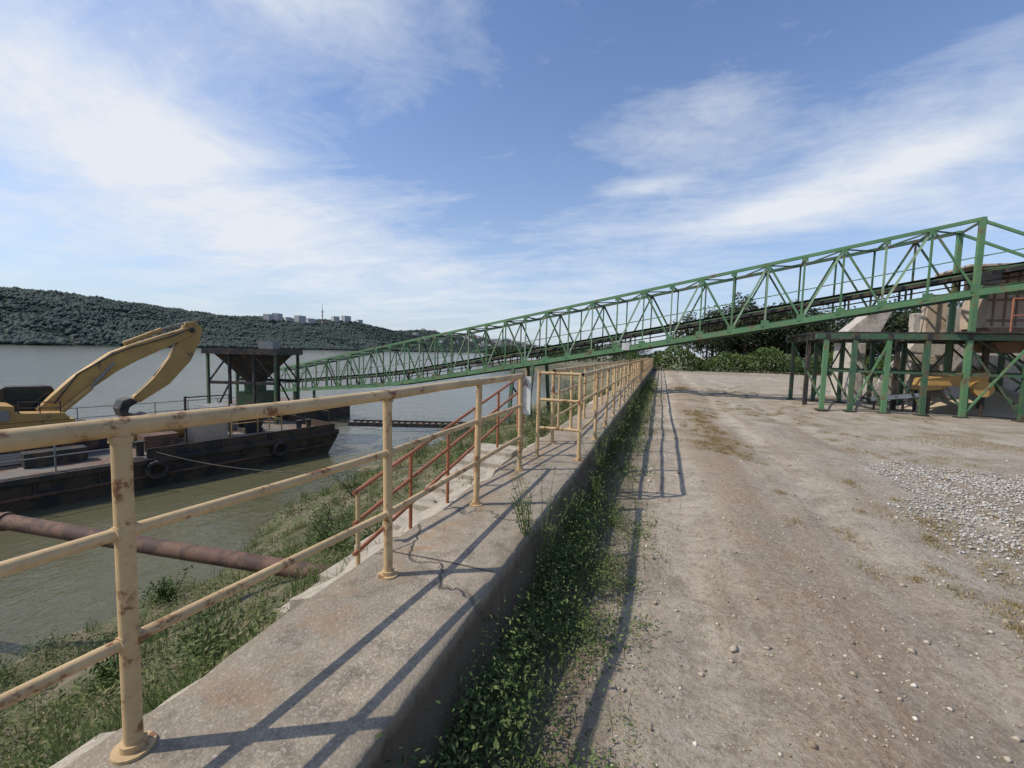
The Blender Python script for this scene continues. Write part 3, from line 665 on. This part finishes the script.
# ------------------------------------------------------------------ vegetation
def hz(P): return np.array([hgt(x,y) for x,y in P])
parts=[]; pts=[]
while len(pts)<2600:
    y=random.uniform(.6,5) if random.random()<.55 else random.uniform(5,34)
    if noise.noise((0,y*.9,5))<-.22 and random.random()<.75: continue
    wmax=.62+.42*noise.noise((y*1.1,2,2)); x=-.78+abs(random.gauss(0,.5))*wmax
    if noise.noise((x*4,y*2.2,17))<-.05 and random.random()<.85: continue
    if x<.12: pts.append((x,y))
for x,y in pts:
    k=int(24 if y<6 else 14); r=random.uniform(.025,.085)*(1 if y<6 else 1.4); h=random.uniform(.03,.20)*(1.4 if x<-.5 else .55)
    sc=random.choice([.6,.9,1.3])
    c=np.array([x,y,hgt(x,y)]); q=rng.normal(size=(k,3))*[r,r,h*.45]+c+[0,0,h*.7]; q[:,2]=np.maximum(q[:,2],c[2]+.005)
    parts.append(leaves(q,rng.uniform(.006,.015,k)*sc*(1 if y<6 else 2.0),.9,.8))
G=np.array([(-.78+abs(random.gauss(0,.3)),random.uniform(.8,26)) for _ in range(6500)])
G3=np.column_stack([G,hz(G)]); parts.append(blades(G3,rng.uniform(.04,.22,len(G)),.005))
V,F=join(parts); np_mesh('weeds',V,F,'leaf')
def weed(x,y,z,h,name='weed_plant',n=9):
    bl=B();ps=[]
    for s_ in range(n):
        an=random.uniform(0,6.28); ln=random.uniform(.05,.3)*h; hh=h*random.uniform(.6,1)
        p0=Vector((x+random.uniform(-.04,.04),y+random.uniform(-.04,.04),z)); p1=p0+Vector((math.cos(an)*ln*.4,math.sin(an)*ln*.4,hh*.55)); p2=p0+Vector((math.cos(an)*ln,math.sin(an)*ln,hh))
        bl.cyl(p0,p1,.004,'leaf',5,.003,False); bl.cyl(p1,p2,.003,'leaf',5,.001,False)
        for k in range(44):
            u=random.uniform(.15,1); p=p0.lerp(p1,u*2) if u<.5 else p1.lerp(p2,u*2-1); ps.append((p.x+random.gauss(0,.018),p.y+random.gauss(0,.018),p.z))
    o=bl.make(name); V,F=leaves(np.array(ps),rng.uniform(.008,.02,len(ps)),.3,.45); np_mesh('leaves',V,F,'leaf',o)
for x,y,z,h in((-.82,2.75,.42,.46),(-.76,2.95,.0,.95),(-.7,5.4,0,.75),(-.72,6.3,0,.8),(-.70,8.2,0,.85),(-.68,7.2,0,.6),(-.72,10.5,0,.9),(-.7,12,0,.8),(-.7,14,0,.9),(-.7,3.8,0,.5),(-.6,4.6,0,.45)): weed(x,y,z,h)
parts=[];cnt=0
while cnt<8500:
    y=random.uniform(-1,9) if random.random()<.6 else random.uniform(9,30); e=edge(y); x=random.uniform(e+.1,-1.95)
    f=noise.noise((x*.7,y*.7,11))+.25*noise.noise((x*2,y*2,1))
    if f<-.10: continue
    cnt+=1; k=12; r=.10 if y<9 else .2; h=.08+.42*max(0,f)
    c=np.array([x,y,hgt(x,y)]); q=rng.normal(size=(k,3))*[r,r,h*.5]+c+[0,0,h*.6]
    parts.append(leaves(q,rng.uniform(.014,.034,k)*(1 if y<9 else 1.8),.8,.7))
V,F=join(parts); np_mesh('bank_vegetation',V,F,'bankleaf')
def shrub(x,y,r,h):
    z=hgt(x,y)-.05; b_=B(); ps=[]
    for k in range(14):
        an=random.uniform(0,6.28); q=Vector((x+math.cos(an)*r*random.uniform(.2,1),y+math.sin(an)*r*random.uniform(.2,1),z+h*random.uniform(.5,1)))
        b_.cyl((x,y,z),q,.012,'bark',5,.004,False)
        for j in range(60): 
            u=random.uniform(.35,1.05); p=Vector((x,y,z)).lerp(q,u); ps.append((p.x+random.gauss(0,r*.16),p.y+random.gauss(0,r*.16),p.z+random.gauss(0,h*.10)))
    o=b_.make('shrub'); V,F=leaves(np.array(ps),rng.uniform(.018,.05,len(ps)),.4,.6); np_mesh('leaves',V,F,'shrub',o)
for x,y,r,h in((-3.6,2.6,.35,.5),(-5.2,5.9,.5,.7),(-3.1,6.6,.4,.6),(-6.9,7.8,.6,.8),(-4.3,9.4,.5,.8),(-8.6,10.5,.7,.9),(-3.0,11.5,.5,.9),(-6.2,13.5,.8,1.1),(-9.5,15.5,.8,1.0),(-3.2,16,.6,1.1),(-7.5,1.9,.4,.5),(-10.0,19.5,.9,1.3),(-4.0,21,.9,1.5),(-8.5,5.3,.4,.5),(-2.7,3.7,.3,.4),(-5.8,3.0,.35,.45)): shrub(x,y,r,h)
G=[]
for _ in range(520):
    y=random.uniform(-.5,16); x=random.uniform(edge(y),-1.9)
    if noise.noise((x*.8,y*.8,31))<-.1: continue
    for k in range(30): G.append((x+random.gauss(0,.08),y+random.gauss(0,.08)))
for _ in range(1800): G.append((-2.35+random.gauss(0,.16),1.2+random.gauss(0,.18)))
for _ in range(300): G.append((-1.97+random.gauss(0,.05),random.uniform(.5,6)))
G=np.array(G); V,F=blades(np.column_stack([G,hz(G)-.02]),rng.uniform(.10,.42,len(G)),.009,.6); np_mesh('bank_grass',V,F,'leaf')
G=[]
for _ in range(1100):
    y=random.uniform(1.8,30); x=random.choice([random.gauss(1.05,.22),random.gauss(1.05,.3),random.gauss(2.9,.6),random.uniform(0,9)])
    if x<.0 or noise.noise((x*.6,y*.3,21))<-.02: continue
    r=random.uniform(.02,.11)
    for k in range(int(50+r*800)): G.append((x+random.gauss(0,r),y+random.gauss(0,r*1.4)))
for _ in range(16000): 
    x=random.uniform(4.5,14);y=11.5+random.gauss(0,.8)+.05*x
    if noise.noise((x*.9,y*.9,2))>-.1: G.append((x,y))
G=np.array(G); hh=rng.uniform(.012,.06,len(G)); V,F=blades(np.column_stack([G,hz(G)-.005]),hh,.006,1.3); np_mesh('dry_grass',V,F,'dry')
Q=[]
for _ in range(19000):
    y=.5+abs(random.gauss(0,4.5)); x=random.uniform(-.5,7) 
    if x<2.0 and random.random()<.35: continue
    Q.append((x,y))
Q=np.array(Q); sz=rng.uniform(.003,.009,len(Q)); sz[rng.random(len(Q))<.05]*=2.4; sz[:80]=rng.uniform(.02,.04,80)
V,F=stones(np.column_stack([Q,hz(Q)+sz*.3]),sz); np_mesh('pebbles',V,F,'stone')
Q=[]
while len(Q)<30000:
    x=random.uniform(2.3,9.5); y=random.uniform(3.4,9.6); ed=2.85+.55*noise.noise((y*.8,3,3))+max(0,y-6.2)*.35+max(0,4.6-y)*.4
    d1=x-ed; d2=9.1-.1*x+.4*noise.noise((x,1,1))-y; d3=y-3.9
    m_=min(d1,d2,d3)
    if m_<-.2 or (m_<.35 and random.random()>.35+m_): continue
    if noise.noise((x*1.6,y*1.6,6))<-.28 and random.random()<.7: continue
    Q.append((x,y))
Q=np.array(Q); sz=rng.uniform(.007,.021,len(Q)); V,F=stones(np.column_stack([Q,hz(Q)+rng.uniform(0,.02,len(Q))]),sz); np_mesh('gravel_patch',V,F,'gravel')

def tree(x,y,h,r,name,big=False):
    b_=B(); z0=hgt(x,y); base=Vector((x,y,z0-.2)); topp=Vector((x+random.uniform(-.4,.4),y,z0+h*.7))
    b_.cyl(base,topp,h*.022,'bark',8,h*.008); cl=[]
    for k in range(9):
        u=random.uniform(.3,.95); p=base.lerp(topp,u); an=random.uniform(0,6.28); q=p+Vector((math.cos(an)*r*.7,math.sin(an)*r*.7,h*random.uniform(.08,.25)))
        b_.cyl(p,q,h*.008,'bark',6,h*.003)
        cl.append((q,r*.42))
    for k in range(34):
        th=random.uniform(0,6.28); u=random.uniform(-1,1); s_=math.sqrt(1-u*u); rr=random.uniform(.45,1)
        cl.append((Vector((x+r*rr*s_*math.cos(th),y+r*rr*s_*math.sin(th),z0+h*.6+h*.36*u*rr)),r*random.uniform(.18,.36)))
    o=b_.make(name); parts=[]
    for c,cr in cl:
        k=60; q=rng.normal(size=(k,3)); q/=np.linalg.norm(q,axis=1)[:,None]; q=q*rng.uniform(.4,1,(k,1))*cr+np.array(c)
        parts.append(leaves(q,rng.uniform(.12,.26,k),.3,.9))
    return o,join(parts)
tl=[];specs=[]
for i in range(34): specs.append((random.uniform(-1,30)+i*.3,random.uniform(62,86),random.uniform(6,9.5),random.uniform(2.6,3.8)))
specs+=[(10.5,64,10.8,3.4),(12.8,63,9.4,3.2),(8.5,66,9,3),(22,60,9,3.4),(25,58,8.6,3.4),(28,57,8.9,3.5),(19,61,8,3),(32,58,8.5,3.5),(15.5,62,9,3.2)]
for i in range(20): specs.append((random.uniform(-75,5),random.uniform(150,240),random.uniform(6,10),random.uniform(4,6)))
par=empty('tree_line')
for sp_ in specs:
    o,lf=tree(*sp_,'trunk'); o.parent=par; tl.append(lf)
V,F=join(tl); np_mesh('crowns',V,F,'tree',par)
pts=[]
for _ in range(16000):
    x=random.uniform(-4,36); y=57+random.gauss(0,1.8); h=2.2+1.7*noise.noise((x*.3,0,0)); pts.append((x,y,random.random()**.7*h))
V,F=leaves(np.array(pts),rng.uniform(.12,.28,len(pts)),.3,.8); np_mesh('hedge',V,F,'shrub')
pts=[]
for _ in range(14000):
    x=random.uniform(-90,0); y=(75+(-12.5-x)/.55 if x<-12.5 else 90)+random.uniform(2,30); h=3+2.5*noise.noise((x*.12,0,0)); pts.append((x,y,random.random()**.7*h))
V,F=leaves(np.array(pts),rng.uniform(.25,.5,len(pts)),.3,.8); np_mesh('riverside_bushes',V,F,'tree')

# ------------------------------------------------------------------ light
to_sun=Vector((-.88,-.47,1.07)).normalized(); elev=math.asin(to_sun.z); az=math.atan2(to_sun.x,to_sun.y)
sd=bpy.data.lights.new('sun','SUN'); sd.energy=4.1; sd.angle=math.radians(.5); sd.color=(1,.93,.82)
so=bpy.data.objects.new('sun',sd); so.rotation_euler=(-to_sun).to_track_quat('-Z','Y').to_euler(); SC.collection.objects.link(so)
w=bpy.data.worlds.new('World'); SC.world=w; w.use_nodes=True; nt=w.node_tree; nt.nodes.clear()
out=N(nt,'ShaderNodeOutputWorld'); bgd=N(nt,'ShaderNodeBackground'); nt.links.new(bgd.outputs[0],out.inputs[0]); bgd.inputs[1].default_value=.125
sky=N(nt,'ShaderNodeTexSky',sky_type='NISHITA'); sky.sun_disc=False; sky.sun_elevation=elev; sky.sun_rotation=az%(2*math.pi); sky.air_density=1.0; sky.dust_density=1.2; sky.ozone_density=1.5
tc=N(nt,'ShaderNodeTexCoord'); sp=N(nt,'ShaderNodeSeparateXYZ'); nt.links.new(tc.outputs['Generated'],sp.inputs[0])
X_,Y_,Z_=sp.outputs
azn=mathn(nt,'MULTIPLY',mathn(nt,'ARCTAN2',X_,Y_),57.2958); eln=mathn(nt,'MULTIPLY',mathn(nt,'ARCSINE',Z_),57.2958)
zz=mathn(nt,'ADD',mathn(nt,'MAXIMUM',Z_,0),.10)
cmb=N(nt,'ShaderNodeCombineXYZ'); nt.links.new(mathn(nt,'DIVIDE',X_,zz),cmb.inputs[0]); nt.links.new(mathn(nt,'DIVIDE',Y_,zz),cmb.inputs[1])
mp=N(nt,'ShaderNodeMapping'); mp.inputs['Rotation'].default_value=(0,0,math.radians(-25)); mp.inputs['Scale'].default_value=(.55,1.25,1); nt.links.new(cmb.outputs[0],mp.inputs[0])
n1=tex(nt,mp.outputs[0],1.1,12,.66,.5); n2_=tex(nt,cmb.outputs[0],.45,5,.6,.3); n3_=tex(nt,cmb.outputs[0],3.6,8,.68,.8)
def blob(a0,e0,ang,la,lb,amp):
    da=mathn(nt,'SUBTRACT',azn,a0); de=mathn(nt,'SUBTRACT',eln,e0); c_,s_=math.cos(math.radians(ang)),math.sin(math.radians(ang))
    u=mathn(nt,'DIVIDE',mathn(nt,'ADD',mathn(nt,'MULTIPLY',da,c_),mathn(nt,'MULTIPLY',de,s_)),la)
    v=mathn(nt,'DIVIDE',mathn(nt,'SUBTRACT',mathn(nt,'MULTIPLY',de,c_),mathn(nt,'MULTIPLY',da,s_)),lb)
    r2=mathn(nt,'ADD',mathn(nt,'MULTIPLY',u,u),mathn(nt,'MULTIPLY',v,v))
    return mathn(nt,'MULTIPLY',mathn(nt,'EXPONENT',mathn(nt,'MULTIPLY',r2,-1)),amp)
tot=None
for bl in((-62,19,-15,24,7.5,.44),(-54,38,-8,24,6,.38),(18,17.5,12,18,3.0,.40),(4,27,15,10,4.5,.20),(-34,9,-5,24,5,.26),(30,13,5,18,4,.18),(-4,20.0,3,6,1.0,.30),(30,26,12,14,3.5,.16)):
    q=blob(*bl); tot=q if tot is None else mathn(nt,'ADD',tot,q)
dens=mathn(nt,'ADD',mathn(nt,'ADD',n1,mathn(nt,'MULTIPLY',mathn(nt,'SUBTRACT',n2_,.5),.4)),tot)
dens=mathn(nt,'ADD',dens,mathn(nt,'MULTIPLY',mathn(nt,'SUBTRACT',n3_,.5),.34))
cl=ramp(nt,dens,[(.50,0),(.68,.34),(.96,.95)])
haze=mathn(nt,'EXPONENT',mathn(nt,'MULTIPLY',mathn(nt,'MAXIMUM',eln,0),-.085))
tint=mix(nt,1.0,sky.outputs[0],(.98,1.13,1.36),'MULTIPLY')
base=mix(nt,mathn(nt,'MULTIPLY',haze,.85),tint,(5.0,5.6,6.4))
fin=mix(nt,cl,base,(6.5,6.8,7.25)); nt.links.new(fin,bgd.inputs[0])

# ------------------------------------------------------------------ camera
cam=bpy.data.cameras.new('camera'); cam.sensor_width=36; cam.lens=430/1024*36; cam.clip_end=9000; cam.clip_start=.05
co=bpy.data.objects.new('camera',cam); SC.collection.objects.link(co); SC.camera=co
yaw=math.radians(19); p=math.radians(4.25); r=math.radians(1.43)
f=Vector((-math.sin(yaw)*math.cos(p),math.cos(yaw)*math.cos(p),-math.sin(p))); R=Vector((math.cos(yaw),math.sin(yaw),0)); U=R.cross(f)
R2=R*math.cos(r)+U*math.sin(r); U2=U*math.cos(r)-R*math.sin(r)
mt=Matrix((R2,U2,-f)).transposed().to_4x4(); mt.translation=(0,0,1.7); co.matrix_world=mt
SC.view_settings.view_transform='Standard'; SC.view_settings.look='None'; SC.view_settings.exposure=0
